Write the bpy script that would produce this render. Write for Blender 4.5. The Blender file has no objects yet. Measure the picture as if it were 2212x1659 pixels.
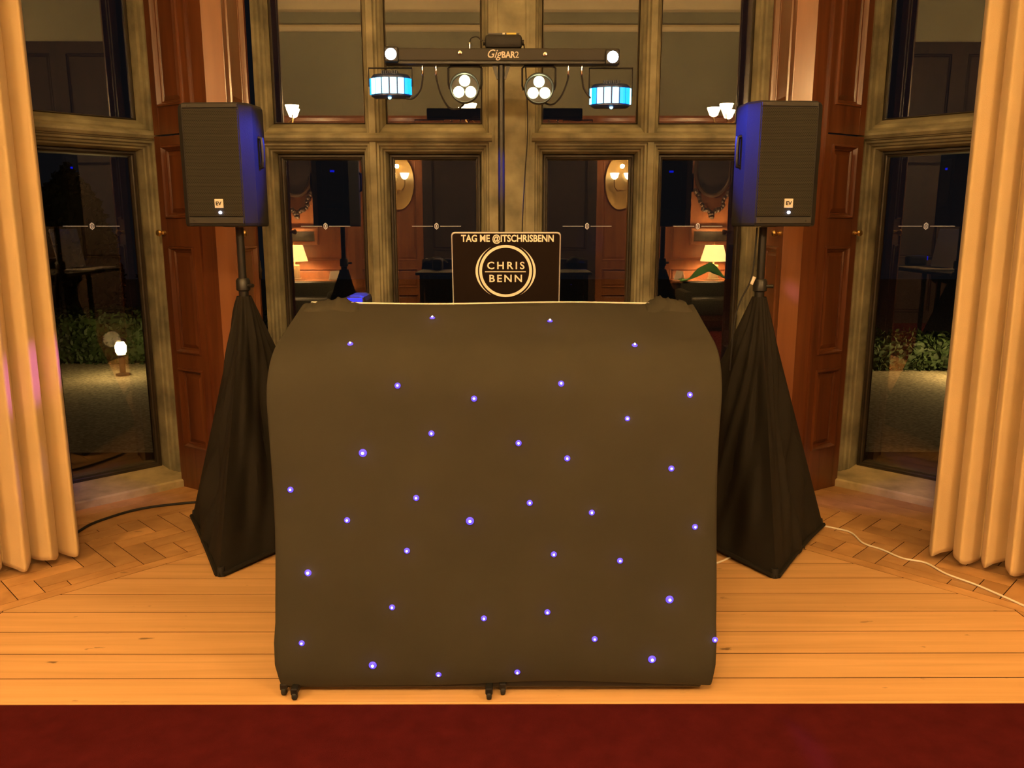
import bpy, bmesh, math, random
from mathutils import Vector, Matrix
random.seed(7)
S = bpy.context.scene
C = S.collection
PI = math.pi

# ------------------------------------------------------------------ camera, world, exposure
F_PX, PITCH, CAM_H, CX0 = 1750.0, math.radians(11.0), 1.4, 1101.0
cam = bpy.data.cameras.new('camera'); camo = bpy.data.objects.new('camera', cam); C.objects.link(camo)
cam.sensor_width = 36.0; cam.lens = 36.0 * F_PX / 2212.0; cam.clip_start = 0.02; cam.clip_end = 200
camo.location = (0, 0, CAM_H)
camo.rotation_euler = (PI/2 - PITCH, 0, -math.atan((1106.0-CX0)/F_PX))
S.camera = camo
S.view_settings.view_transform = 'Standard'; S.view_settings.look = 'None'
S.view_settings.exposure = 0.0; S.view_settings.gamma = 1.0
S.view_settings.use_curve_mapping = False
W = bpy.data.worlds.new('night'); S.world = W; W.use_nodes = True
bg = W.node_tree.nodes['Background']; bg.inputs[0].default_value = (0.55, 0.6, 0.75, 1); bg.inputs[1].default_value = 0.006
WARM = (1.0, 0.60, 0.235)
CUP_L = 262.0           # radiance of each chandelier cup
LAMP_W = 260.0

def at(px, py, Y):
    """world point on the vertical plane at distance Y that the photograph shows at pixel px, py"""
    v = (py-829.5)/F_PX
    dn = math.sin(PITCH)+v*math.cos(PITCH); fw = math.cos(PITCH)-v*math.sin(PITCH)
    h = CAM_H-Y*dn/fw
    zc = Y*math.cos(PITCH)+(CAM_H-h)*math.sin(PITCH)
    return Vector(((px-CX0)/F_PX*zc, Y, h))

# ------------------------------------------------------------------ helpers
class MB:
    def __init__(s): s.v = []; s.f = []
    def add(s, vs, fs):
        o = len(s.v); s.v += [tuple(p) for p in vs]; s.f += [tuple(i+o for i in f) for f in fs]; return s
    def box(s, a, b, M=None):
        x0, y0, z0 = a; x1, y1, z1 = b
        vs = [Vector(p) for p in ((x0,y0,z0),(x1,y0,z0),(x1,y1,z0),(x0,y1,z0),(x0,y0,z1),(x1,y0,z1),(x1,y1,z1),(x0,y1,z1))]
        if M: vs = [M @ p for p in vs]
        return s.add(vs, [(0,3,2,1),(4,5,6,7),(0,1,5,4),(1,2,6,5),(2,3,7,6),(3,0,4,7)])
    def bbox(s, a, b, r=0.005, M=None):
        """box with chamfered edges"""
        x0,y0,z0 = a; x1,y1,z1 = b
        bm = bmesh.new(); bmesh.ops.create_cube(bm, size=1)
        for w in bm.verts: w.co = Vector(((x0+x1)/2+w.co.x*(x1-x0), (y0+y1)/2+w.co.y*(y1-y0), (z0+z1)/2+w.co.z*(z1-z0)))
        r = min(r, .45*min(abs(x1-x0), abs(y1-y0), abs(z1-z0)))
        bmesh.ops.bevel(bm, geom=bm.edges[:], offset=r, segments=2, profile=.5, affect='EDGES')
        bm.verts.index_update()
        vs = [(M @ w.co) if M else w.co.copy() for w in bm.verts]; fs = [[w.index for w in f.verts] for f in bm.faces]
        bm.free(); return s.add(vs, fs)
    def prism(s, poly, lift, cap=True):
        """poly: list of 3D points, lift: vector"""
        n = len(poly); L = Vector(lift); p = [Vector(q) for q in poly]
        fs = [(i, (i+1) % n, (i+1) % n+n, i+n) for i in range(n)]
        if cap: fs += [tuple(range(n-1, -1, -1)), tuple(range(n, 2*n))]
        return s.add(p+[q+L for q in p], fs)
    def loops(s, loops, closed=True, cap0=False, cap1=False):
        n = len(loops[0]); vs = [p for l in loops for p in l]; fs = []
        for k in range(len(loops)-1):
            for i in range(n if closed else n-1):
                j = (i+1) % n
                fs.append((k*n+i, k*n+j, (k+1)*n+j, (k+1)*n+i))
        if cap0: fs.append(tuple(range(n-1, -1, -1)))
        if cap1: fs.append(tuple(range((len(loops)-1)*n, len(loops)*n)))
        return s.add(vs, fs)
    def tube(s, pts, r, n=8, cap=True):
        pts = [Vector(p) for p in pts]; rs = r if isinstance(r, (list, tuple)) else [r]*len(pts)
        loops = []; up = None
        for i, p in enumerate(pts):
            t = (pts[min(i+1, len(pts)-1)]-pts[max(i-1, 0)]).normalized()
            if up is None:
                up = Vector((0,0,1)) if abs(t.z) < .9 else Vector((1,0,0))
            a = t.cross(up).normalized(); b = t.cross(a).normalized(); up = -b if False else a.cross(t)
            loops.append([p+rs[i]*(a*math.cos(2*PI*k/n)+b*math.sin(2*PI*k/n)) for k in range(n)])
        return s.loops(loops, True, cap, cap)
    def lathe(s, prof, n=16, c=(0,0,0), axis='z', sx=1, sy=1):
        c = Vector(c); loops = []
        for r, h in prof:
            l = []
            for k in range(n):
                a = 2*PI*k/n; x, y = r*math.cos(a)*sx, r*math.sin(a)*sy
                l.append(c+(Vector((x, y, h)) if axis == 'z' else Vector((x, h, y)) if axis == 'y' else Vector((h, x, y))))
            loops.append(l)
        return s.loops(loops, True, True, True)
    def build(s, name, mat, parent=None, smooth=False):
        me = bpy.data.meshes.new(name); me.from_pydata(s.v, [], s.f); me.update()
        bm = bmesh.new(); bm.from_mesh(me); bmesh.ops.recalc_face_normals(bm, faces=bm.faces[:]); bm.to_mesh(me); bm.free()
        return obj(name, me, mat, parent, smooth)
def obj(name, me, mat, parent=None, smooth=False):
    o = bpy.data.objects.new(name, me); C.objects.link(o)
    if mat: me.materials.append(mat)
    if parent: o.parent = parent
    if smooth:
        me.polygons.foreach_set('use_smooth', [True]*len(me.polygons))
        if smooth != 'all':
            bm = bmesh.new(); bm.from_mesh(me)
            for e in bm.edges:
                if len(e.link_faces) == 2 and e.calc_face_angle(0) > math.radians(40): e.smooth = False
            bm.to_mesh(me); bm.free()
    return o
def thing(name, label, cat, loc=(0,0,0), rotz=0, group=None):
    o = bpy.data.objects.new(name, None); C.objects.link(o); o.empty_display_size = .1
    o.location = loc; o.rotation_euler = (0,0,rotz); o['label'] = label; o['category'] = cat
    if group: o['group'] = group
    return o
def tag(o, label, cat, group=None):
    o['label'] = label; o['category'] = cat
    if group: o['group'] = group
    return o
def struct(name, mb=None, mat=None, label=None):
    o = mb.build(name, mat) if mb else bpy.data.objects.new(name, None)
    if not mb: C.objects.link(o)
    o['kind'] = 'structure'
    if label: o['label'] = label
    return o
def copy_tree(o, parent=None):
    c = o.copy(); C.objects.link(c); c.parent = parent
    for ch in list(o.children): copy_tree(ch, c)
    return c
def text_mb(body, size, width=None, extrude=.0004, offset=0, shear=0, M=None, space=1.0, align='CENTER'):
    """lettering standing in the local x-z plane, facing -y"""
    cu = bpy.data.curves.new('t', 'FONT'); cu.body = body; cu.size = size; cu.extrude = extrude; cu.offset = offset
    cu.shear = shear; cu.space_character = space; cu.align_x = align; cu.resolution_u = 3
    o = bpy.data.objects.new('t', cu); C.objects.link(o)
    bpy.context.view_layer.update()
    me = bpy.data.meshes.new_from_object(o)
    vs = [v.co.copy() for v in me.vertices]; fs = [tuple(p.vertices) for p in me.polygons]
    bpy.data.objects.remove(o); bpy.data.meshes.remove(me); bpy.data.curves.remove(cu)
    xs = [v.x for v in vs]; k = 1.0; cx = (min(xs)+max(xs))/2
    if width: k = width/(max(xs)-min(xs))
    m = MB(); m.add([(M if M else Matrix()) @ Vector(((v.x-cx)*k, -v.z, v.y)) for v in vs], fs); return m

# ------------------------------------------------------------------ materials
def new_mat(name):
    m = bpy.data.materials.new(name); m.use_nodes = True; nt = m.node_tree
    return m, nt, nt.nodes['Principled BSDF']
def plain(name, col, rough=.5, metal=0, spec=.5, noise=None, bump=None, sheen=0):
    m, nt, p = new_mat(name)
    p.inputs['Base Color'].default_value = (*col, 1); p.inputs['Roughness'].default_value = rough
    p.inputs['Metallic'].default_value = metal; p.inputs['Specular IOR Level'].default_value = spec
    if sheen: p.inputs['Sheen Weight'].default_value = sheen
    tc = nt.nodes.new('ShaderNodeTexCoord')
    if noise:
        sc, amt = noise[0], noise[1]
        n = nt.nodes.new('ShaderNodeTexNoise'); n.inputs['Scale'].default_value = sc; n.inputs['Detail'].default_value = 6
        nt.links.new(tc.outputs['Object'], n.inputs['Vector'])
        r = nt.nodes.new('ShaderNodeValToRGB')
        r.color_ramp.elements[0].position = .3; r.color_ramp.elements[1].position = .7
        r.color_ramp.elements[0].color = (*[c*(1-amt) for c in col], 1); r.color_ramp.elements[1].color = (*[min(1, c*(1+amt)) for c in col], 1)
        nt.links.new(n.outputs['Fac'], r.inputs['Fac']); nt.links.new(r.outputs['Color'], p.inputs['Base Color'])
    if bump:
        n = nt.nodes.new('ShaderNodeTexNoise'); n.inputs['Scale'].default_value = bump[0]; n.inputs['Detail'].default_value = 4
        nt.links.new(tc.outputs['Object'], n.inputs['Vector'])
        b = nt.nodes.new('ShaderNodeBump'); b.inputs['Strength'].default_value = bump[1]; b.inputs['Distance'].default_value = .004
        nt.links.new(n.outputs['Fac'], b.inputs['Height']); nt.links.new(b.outputs['Normal'], p.inputs['Normal'])
    return m
def wood(name, c0, c1, stretch, rough=.35, var=.12, spots=0.0, coat=0):
    """grain running along the axis with the smallest entry in stretch"""
    m, nt, p = new_mat(name); N, L = nt.nodes.new, nt.links.new
    tc = N('ShaderNodeTexCoord'); mp = N('ShaderNodeMapping'); mp.inputs['Scale'].default_value = stretch
    oi = N('ShaderNodeObjectInfo'); ad = N('ShaderNodeVectorMath'); ad.operation = 'ADD'
    sc = N('ShaderNodeVectorMath'); sc.operation = 'SCALE'; sc.inputs[3].default_value = 40
    cb = N('ShaderNodeCombineXYZ')
    for i in range(3): L(oi.outputs['Random'], cb.inputs[i])
    L(cb.outputs[0], sc.inputs[0]); L(tc.outputs['Object'], mp.inputs['Vector']); L(mp.outputs[0], ad.inputs[0]); L(sc.outputs[0], ad.inputs[1])
    n1 = N('ShaderNodeTexNoise'); n1.inputs['Scale'].default_value = 1; n1.inputs['Detail'].default_value = 7; n1.inputs['Distortion'].default_value = .5
    L(ad.outputs[0], n1.inputs['Vector'])
    r = N('ShaderNodeValToRGB'); e = r.color_ramp.elements; e[0].position = .32; e[1].position = .68
    e[0].color = (*c0, 1); e[1].color = (*c1, 1); L(n1.outputs['Fac'], r.inputs['Fac'])
    hsv = N('ShaderNodeHueSaturation'); mr = N('ShaderNodeMapRange'); mr.inputs[3].default_value = 1-var; mr.inputs[4].default_value = 1+var
    L(oi.outputs['Random'], mr.inputs[0]); L(mr.outputs[0], hsv.inputs['Value']); L(r.outputs['Color'], hsv.inputs['Color'])
    out = hsv.outputs['Color']
    if spots:
        mp2 = N('ShaderNodeMapping'); mp2.inputs['Scale'].default_value = (9, 26, 9); L(tc.outputs['Object'], mp2.inputs['Vector'])
        n2 = N('ShaderNodeTexNoise'); n2.inputs['Scale'].default_value = 1; n2.inputs['Detail'].default_value = 5; L(mp2.outputs[0], n2.inputs['Vector'])
        r2 = N('ShaderNodeValToRGB'); r2.color_ramp.elements[0].position = .69; r2.color_ramp.elements[1].position = .74
        r2.color_ramp.elements[0].color = (0,0,0,1); r2.color_ramp.elements[1].color = (spots,)*3+(1,)
        L(n2.outputs['Fac'], r2.inputs['Fac'])
        mx = N('ShaderNodeMixRGB'); mx.inputs[2].default_value = (.10,.05,.02,1); L(r2.outputs['Color'], mx.inputs[0]); L(out, mx.inputs[1]); out = mx.outputs[0]
    L(out, p.inputs['Base Color'])
    p.inputs['Roughness'].default_value = rough; p.inputs['Coat Weight'].default_value = coat; p.inputs['Coat Roughness'].default_value = .18
    b = N('ShaderNodeBump'); b.inputs['Strength'].default_value = .12; b.inputs['Distance'].default_value = .003
    L(n1.outputs['Fac'], b.inputs['Height']); L(b.outputs['Normal'], p.inputs['Normal'])
    return m
def emit(name, col, strength, base=(.02,.02,.02)):
    m, nt, p = new_mat(name)
    p.inputs['Base Color'].default_value = (*base, 1); p.inputs['Emission Color'].default_value = (*col, 1); p.inputs['Emission Strength'].default_value = strength
    return m
def glass_mat(name, k):
    m, nt, p = new_mat(name); N, L = nt.nodes.new, nt.links.new; nt.nodes.remove(p)
    t = N('ShaderNodeBsdfTransparent'); g = N('ShaderNodeBsdfGlossy'); g.inputs['Roughness'].default_value = .0
    fr = N('ShaderNodeFresnel'); fr.inputs[0].default_value = 1.5
    mu = N('ShaderNodeMath'); mu.operation = 'MULTIPLY'; mu.inputs[1].default_value = k; mu.use_clamp = True
    mx = N('ShaderNodeMixShader'); L(fr.outputs[0], mu.inputs[0]); L(mu.outputs[0], mx.inputs[0]); L(t.outputs[0], mx.inputs[1]); L(g.outputs[0], mx.inputs[2])
    L(mx.outputs[0], nt.nodes['Material Output'].inputs[0]); return m

M = {}
M['plank'] = wood('oak_plank', (.62,.36,.145), (.75,.455,.20), (1.2, 30, 22), .42, .07, spots=.75)
M['parquet'] = wood('oak_parquet', (.44,.235,.085), (.60,.345,.14), (9, 9, 9), .40, .17, spots=.5)
M['gap'] = plain('floor_gap', (.035,.016,.007), .9, spec=.1)
M['mahog'] = wood('mahogany', (.095,.026,.009), (.165,.052,.017), (18, 18, 1.3), .30, .06, coat=.5)
M['mahog_lit'] = wood('mahogany_lit', (.20,.072,.024), (.28,.105,.036), (14, 14, 1.0), .28, .05, coat=.6)  # same mahogany lightened, light caught by the post face put into colour
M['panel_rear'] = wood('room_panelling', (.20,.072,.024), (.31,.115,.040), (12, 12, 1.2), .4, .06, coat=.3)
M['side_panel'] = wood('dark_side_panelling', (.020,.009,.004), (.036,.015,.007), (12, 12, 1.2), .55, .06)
M['door_dark'] = wood('dark_door', (.014,.006,.003), (.024,.010,.005), (12, 12, 1.2), .6, .05)  # dark wood, deepened further to carry the shade on the unlit doors
M['stone'] = plain('brown_stone', (.275,.258,.168), .62, noise=(7, .42), bump=(40, .25), spec=.35)
M['sill'] = plain('pale_sill_stone', (.50,.42,.24), .6, noise=(9,.3), bump=(40,.25), spec=.35)  # paler stone, colour raised further to offset weak light on the sills
M['sash'] = plain('bronze_sash', (.035,.026,.016), .45, noise=(12,.3))
M['plaster'] = plain('cream_plaster', (.34,.35,.26), .8, noise=(1.3,.08), bump=(60,.1))
M['ceil'] = plain('ceiling_plaster', (.75,.66,.46), .85, noise=(2,.05))
M['carpet'] = plain('red_carpet', (.078,.0092,.0105), .95, noise=(14,.14), bump=(450,.8), spec=.02)
M['curtain'] = plain('cream_curtain', (.62,.46,.25), .8, noise=(5,.06), bump=(350,.25), spec=.15, sheen=.2)
M['brass'] = plain('brass', (.72,.50,.20), .28, 1.0)
M['brass_dull'] = plain('worn_gilt', (.52,.36,.14), .4, 1.0)
M['cloth'] = plain('black_starcloth', (.055,.050,.036), .88, noise=(3,.08), bump=(900,.35), spec=.12)
M['scrim'] = plain('black_stretch_cloth', (.020,.018,.015), .85, bump=(500,.25), spec=.12)
M['black'] = plain('black_metal', (.014,.014,.014), .38)
M['blackpl'] = plain('black_plastic', (.022,.022,.022), .5, bump=(300,.2), spec=.3)
M['rubber'] = plain('black_rubber', (.012,.012,.012), .7)
M['chrome'] = plain('chrome', (.8,.8,.8), .15, 1.0)
M['alu'] = plain('aluminium', (.86,.86,.88), .35, .6)
M['skin'] = plain('laptop_skin', (.012,.006,.0045), .6, spec=.15)
M['vinyl'] = plain('cream_vinyl', (.95,.88,.76), .6)
M['greytext'] = plain('grey_lettering', (.75,.70,.64), .6)
M['badge'] = plain('badge_plate', (.85,.80,.72), .3, .3)
M['barface'] = plain('bar_face', (.042,.040,.036), .55, spec=.3)
M['frost'] = emit('frosted_decal_glow', (.8,.75,.68), .12, (.8,.78,.74))  # etched marks given a faint glow of their own
M['white'] = plain('white_cable', (.85,.80,.72), .5)
M['glass'] = glass_mat('window_glass', 2.9)
M['mirror'] = plain('mirror_glass', (.6,.6,.6), .05, 1.0)
M['gravel'] = plain('gravel', (.40,.33,.22), .9, noise=(35,.5), bump=(90,1.0))
M['hedge'] = plain('hedge_leaf', (.035,.06,.018), .6, noise=(6,.5))
M['yew'] = plain('yew_leaf', (.012,.02,.010), .8)
M['carved'] = plain('carved_walnut', (.05,.028,.014), .3, spec=.7)
M['cream_cer'] = plain('cream_ceramic', (.85,.76,.58), .35)
M['shade'] = emit('lamp_shade', (1.0,.56,.17), 9.0, (.8,.65,.4))
M['cup'] = emit('glass_cup', (1.0,.80,.52), 14.0, (.8,.75,.65))
M['chand_cup'] = emit('chandelier_cup', WARM, CUP_L, (.8,.75,.65))
M['led'] = emit('star_led_halo', (.13,.07,1.0), 1.6)  # blue halo around each point, built as a glowing dome
M['led_core'] = emit('star_led_die', (.62,.50,1.0), 60.0)
M['derby_lens'] = emit('derby_lens', (.0,.30,1.0), 2.6)
M['derby_white'] = emit('derby_lens_bright', (.32,.80,1.0), 3.2)
M['derby_house'] = plain('derby_housing', (.015,.03,.09), .35)  # black housing with the blue spill of the lenses put into its colour
M['par_led'] = emit('par_led', (1.0,.97,.50), 12.0)
M['strobe'] = emit('strobe_led', (.62,.78,1.0), 22.0)
M['pled'] = emit('power_led', (.65,.70,1.0), 14.0)
M['display'] = emit('blue_display', (.0,.008,1.0), 3.0)
M['yellow'] = plain('yellow_sticker', (.8,.62,.12), .5)
M['garden_lamp'] = emit('garden_lamp_glass', (1.0,.72,.25), 60.0)
M['green_lit_cloth'] = plain('green_lit_cloth', (.08,.28,.05), .8)  # green laser light painted into the cloth colour
M['dark_uph'] = plain('dark_upholstery', (.035,.035,.022), .85)
M['picture'] = plain('relief_panel', (.035,.03,.02), .5, noise=(14,.6))
def grille_mat():
    m, nt, p = new_mat('speaker_grille'); N, L = nt.nodes.new, nt.links.new
    tc = N('ShaderNodeTexCoord'); mp = N('ShaderNodeMapping'); mp.inputs['Rotation'].default_value = (PI/2, 0, 0)
    L(tc.outputs['Object'], mp.inputs['Vector'])
    b = N('ShaderNodeTexBrick'); b.inputs['Scale'].default_value = 1; b.inputs['Brick Width'].default_value = .0085; b.inputs['Row Height'].default_value = .0056
    b.inputs['Mortar Size'].default_value = .0013; b.inputs['Color1'].default_value = (.008,.0075,.006,1); b.inputs['Color2'].default_value = (.012,.011,.008,1)
    b.inputs['Mortar'].default_value = (.036,.033,.024,1); L(mp.outputs[0], b.inputs['Vector'])
    L(b.outputs['Color'], p.inputs['Base Color']); p.inputs['Roughness'].default_value = .6; p.inputs['Specular IOR Level'].default_value = .2
    return m
M['grille'] = grille_mat()

# ------------------------------------------------------------------ floor
def clip(poly, planes):
    for a, b, c in planes:
        out = []
        for i, P in enumerate(poly):
            Q = poly[(i+1) % len(poly)]
            dp, dq = a*P[0]+b*P[1]-c, a*Q[0]+b*Q[1]-c
            if dp <= 0: out.append(P)
            if (dp < 0 < dq) or (dq < 0 < dp):
                t = dp/(dp-dq); out.append((P[0]+t*(Q[0]-P[0]), P[1]+t*(Q[1]-P[1])))
        poly = out
        if len(poly) < 3: return []
    return poly
def area(p): return abs(sum(p[i][0]*p[(i+1) % len(p)][1]-p[(i+1) % len(p)][0]*p[i][1] for i in range(len(p))))/2
def inset(poly, g):
    cx = sum(p[0] for p in poly)/len(poly); cy = sum(p[1] for p in poly)/len(poly)
    if sum(poly[i][0]*poly[(i+1) % len(poly)][1]-poly[(i+1) % len(poly)][0]*poly[i][1] for i in range(len(poly))) < 0: poly = poly[::-1]
    pl = []
    for i, P in enumerate(poly):
        Q = poly[(i+1) % len(poly)]; dx, dy = Q[0]-P[0], Q[1]-P[1]; l = math.hypot(dx, dy)
        if l < 1e-6: continue
        nx, ny = dy/l, -dx/l; pl.append((nx, ny, nx*P[0]+ny*P[1]-g))
    return clip(poly, pl)
R2 = math.sqrt(.5)
SIDE_SUM, BACK_Y = 6.07, 4.36                # window sill lines: |X|+Y and Y
QB, QP, QS = .36, .925, .985                 # widths of boards, parquet, strip
slab = MB(); slab.box((-3.6, 2.21, -.12), (3.6, 4.95, -.0016))
floor = struct('floor', slab, M['gap'], 'oak floor of the bay with plank centre and parquet border')
def floor_piece(name, poly, mat, g=.0020):
    poly = inset(poly, g)
    if len(poly) < 3 or area(poly) < 2e-4: return
    m = MB(); hz = random.uniform(-.0004, 0)
    m.prism([(x, y, -.0022) for x, y in poly], (0, 0, .0022+hz))
    m.build(name, mat, floor)
qside = lambda sg, c: (sg*R2, R2, SIDE_SUM*R2-c)     # keep q_side >= c
qback = lambda c: (0, 1, BACK_Y-c)                   # keep q_back >= c
y = 2.21 - .0; lines = [2.205, 2.335, 2.485, 2.635, 2.785, 2.932, 3.075, 3.22, 3.367, BACK_Y-QS]
for a, b in zip(lines[:-1], lines[1:]):
    p = clip([(-1.88, a), (1.88, a), (1.88, b), (-1.88, b)], [qside(1, QS), qside(-1, QS)])
    if p: floor_piece('plank', p, M['plank'], .0028)
def sidepos(sg):       # origin, along, across(into room)
    return (Vector((sg*1.80, SIDE_SUM-1.80)), Vector((-sg*R2, R2)), Vector((-sg*R2, -R2)))
def border(org, u, n, planes, s0, s1):
    P = lambda s, q: (org.x+u.x*s+n.x*q, org.y+u.y*s+n.y*q)
    for k in range(3):
        q0, q1 = QB*k/3, QB*(k+1)/3
        p = clip([P(s0, q0), P(s1, q0), P(s1, q1), P(s0, q1)], planes)
        if p: floor_piece('border_board', p, M['parquet'])
    p = clip([P(s0, QP), P(s1, QP), P(s1, QS), P(s0, QS)], planes)
    if p: floor_piece('border_strip', p, M['parquet'])
    Lb, Wb = .282, .094
    band = planes+[(n.x, n.y, n.x*org.x+n.y*org.y+QP), (-n.x, -n.y, -(n.x*org.x+n.y*org.y+QB))]
    for i in range(-40, 60):
        for j in range(-12, 14):
            bx, by = i*Wb+j*2*Lb, i*Wb+.02
            for (x0, y0, x1, y1) in ((bx, by, bx+Lb, by+Wb), (bx+Lb, by+Wb-Lb, bx+Lb+Wb, by+Wb)):
                if x1 < s0 or x0 > s1 or y1 < QB or y0 > QP: continue
                p = clip([P(x0, y0), P(x1, y0), P(x1, y1), P(x0, y1)], band)
                if p: floor_piece('parquet_block', p, M['parquet'])
def cmp_plane(sg, side):   # q_side <= q_back  (side) or >= (back)
    a, b, c = (-sg*R2, 1-R2, BACK_Y-SIDE_SUM*R2)
    return (a, b, c) if side else (-a, -b, -c)
for sg in (-1, 1):
    o_, u_, n_ = sidepos(sg)
    border(o_, u_, n_, [cmp_plane(sg, True), (0, -1, -2.21), (sg, 0, 3.0)], -2.6, 1.2)
    p = clip([(sg*1.88, 2.205), (sg*3.0, 2.205), (sg*3.0, 4), (sg*1.88, 4)], [qside(sg, QS)])
    if p: floor_piece('border_board', p, M['parquet'])
border(Vector((0, BACK_Y)), Vector((1, 0)), Vector((0, -1)), [cmp_plane(-1, False), cmp_plane(1, False)], -1.9, 1.9)
m = MB(); m.bbox((-2.9, 2.196, -.02), (2.9, 2.2045, .0025), .003)
struct('trim_1', m, M['plank'], 'slim oak threshold strip where the oak floor meets the red carpet')
m = MB(); m.box((-5.6, -3.05, -.12), (5.6, 2.195, -.002)); m.box((-5.6, 2.195, -.12), (-2.9, 2.4, -.002)); m.box((2.9, 2.195, -.12), (5.6, 2.4, -.002))
carp = m.build('carpet', M['carpet']); carp['kind'] = 'structure'
tag(carp, 'dark red carpet laid up to the edge of the oak floor', 'carpet')

# ------------------------------------------------------------------ bay: windows
class Frame2:
    """s along the wall, d out of the room, z up"""
    def __init__(s, O, u, n): s.O, s.u, s.n = Vector(O), Vector(u).normalized(), Vector(n).normalized()
    def p(s, a, d, z): q = s.O+s.u*a+s.n*d; return Vector((q.x, q.y, z))
    def ring(s, mb, a0, a1, z0, z1, prof, prof_bottom=None):
        loops = []
        for k, (i, d) in enumerate(prof):
            ib = prof_bottom[k] if prof_bottom else i
            loops.append([s.p(a0+i, d, z0+ib), s.p(a1-i, d, z0+ib), s.p(a1-i, d, z1-i), s.p(a0+i, d, z1-i)])
        return mb.loops(loops)
    def sbox(s, mb, a0, a1, d0, d1, z0, z1):
        return mb.prism([s.p(a0,d0,z0), s.p(a1,d0,z0), s.p(a1,d1,z0), s.p(a0,d1,z0)], (0,0,z1-z0))
ZT = 1.853; ZTOP = 3.7; ZB = .0
PL = [(0,0),(.016,0),(.020,.016),(.030,.018),(.034,.040),(.044,.046),(.048,.070),(.056,.074),(.060,.110),(.066,.150)]
PS = [(.066,.150),(.070,.138),(.080,.138),(.084,.150),(.090,.152),(.096,.185)]
PU = [(0,0),(.016,0),(.022,.020),(.032,.026),(.036,.055),(.046,.066),(.052,.110),(.056,.135)]
PUB = [0,.004,.020,.034,.046,.064,.082,.092]
PUS = [(.054,.133),(.060,.128),(.066,.150)]
def decal(fr, root, ac, z, half=.137):
    m = MB(); d = .168; t = .0012
    for sg in (-1, 1):
        a = sorted((ac+sg*.020, ac+sg*half)); fr.sbox(m, a[0], a[1], d-.003, d-.001, z-t, z+t)
    out = [(0,.019),(.0105,.010),(.0105,-.010),(0,-.019),(-.0105,-.010),(-.0105,.010)]
    lo = [[fr.p(ac+x*k, d-.003, z+y*k) for x, y in out] for k in (1.0, .70)]
    m.loops(lo); fr.sbox(m, ac-.0022, ac+.0022, d-.003, d-.002, z-.009, z+.009)
    m.build('etched_mark', M['frost'], root)
def window(name, fr, cells, label):
    root = struct(name, label=label)
    for (a0, a1) in cells:
        m = MB(); fr.ring(m, a0, a1, ZB, ZT, PL); m.build('stone_surround', M['stone'], root)
        m = MB(); fr.ring(m, a0, a1, ZB, ZT, PS); s_ = m.build('sash_frame', M['sash'], root)
        m = MB(); fr.sbox(m, a0+.088, a1-.088, .168, .172, ZB+.088, ZT-.088); m.build('pane', M['glass'], s_)
        decal(fr, s_, (a0+a1)/2, 1.402)
        m = MB(); fr.ring(m, a0, a1, ZT, ZTOP, PU, PUB); m.build('stone_surround', M['stone'], root)
        m = MB(); fr.ring(m, a0, a1, ZT+.036, ZTOP, PUS); s_ = m.build('sash_frame', M['sash'], root)
        m = MB(); fr.sbox(m, a0+.058, a1-.058, .140, .144, ZT+.07, ZTOP-.058); m.build('pane', M['glass'], s_)
    groups = []
    for c in cells:
        if groups and abs(groups[-1][1]-c[0]) < 1e-4: groups[-1][1] = c[1]
        else: groups.append(list(c))
    for (a0, a1) in groups:
        m = MB()
        prof = [(.0,ZT-.014),(-.018,ZT-.010),(-.030,ZT+.004),(-.030,ZT+.016),(-.012,ZT+.028),(.004,ZT+.032),(.02,ZT+.024),(.02,ZT-.014)]
        m.prism([fr.p(a0, d, z) for d, z in prof], fr.p(a1, 0, 0)-fr.p(a0, 0, 0)); m.build('transom', M['stone'], root)
        m = MB()
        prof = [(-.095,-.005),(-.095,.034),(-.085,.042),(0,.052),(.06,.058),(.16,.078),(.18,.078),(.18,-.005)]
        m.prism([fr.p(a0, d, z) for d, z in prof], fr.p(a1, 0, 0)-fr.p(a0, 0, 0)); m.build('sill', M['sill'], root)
    return root
BACK_F = 4.45
fb = Frame2((0, BACK_F), (1, 0), (0, 1))
bc = .012
wb = window('window_1', fb, [(-1.345+bc,-.737+bc), (-.737+bc,-.105+bc), (.105+bc,.737+bc), (.737+bc,1.345+bc)], 'stone mullioned window across the back of the bay')
m = MB(); fb.sbox(m, -.105+bc, .105+bc, -.004, .18, 0, ZTOP)
pier = m.build('pier', M['stone'], wb)
m = MB()
for sg in (-1, 1): fb.sbox(m, bc+sg*.082-.008, bc+sg*.082+.008, -.014, .0, .1, ZTOP)
m.build('pier_bead', M['stone'], pier)
sides = {}
for sg, nm in ((-1, 'window_2'), (1, 'window_3')):
    fs = Frame2((sg*1.80, 4.27+.05), (sg*R2, -R2), (sg*R2, R2)); fs.O += fs.n*0.045-fs.u*.02
    sides[sg] = fs
    window(nm, fs, [(.0,.62), (.62,1.24)], 'canted stone window beside the cream curtain, ' + ('with a garden lamp seen through it' if sg < 0 else 'with a low clipped hedge seen through it'))

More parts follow.
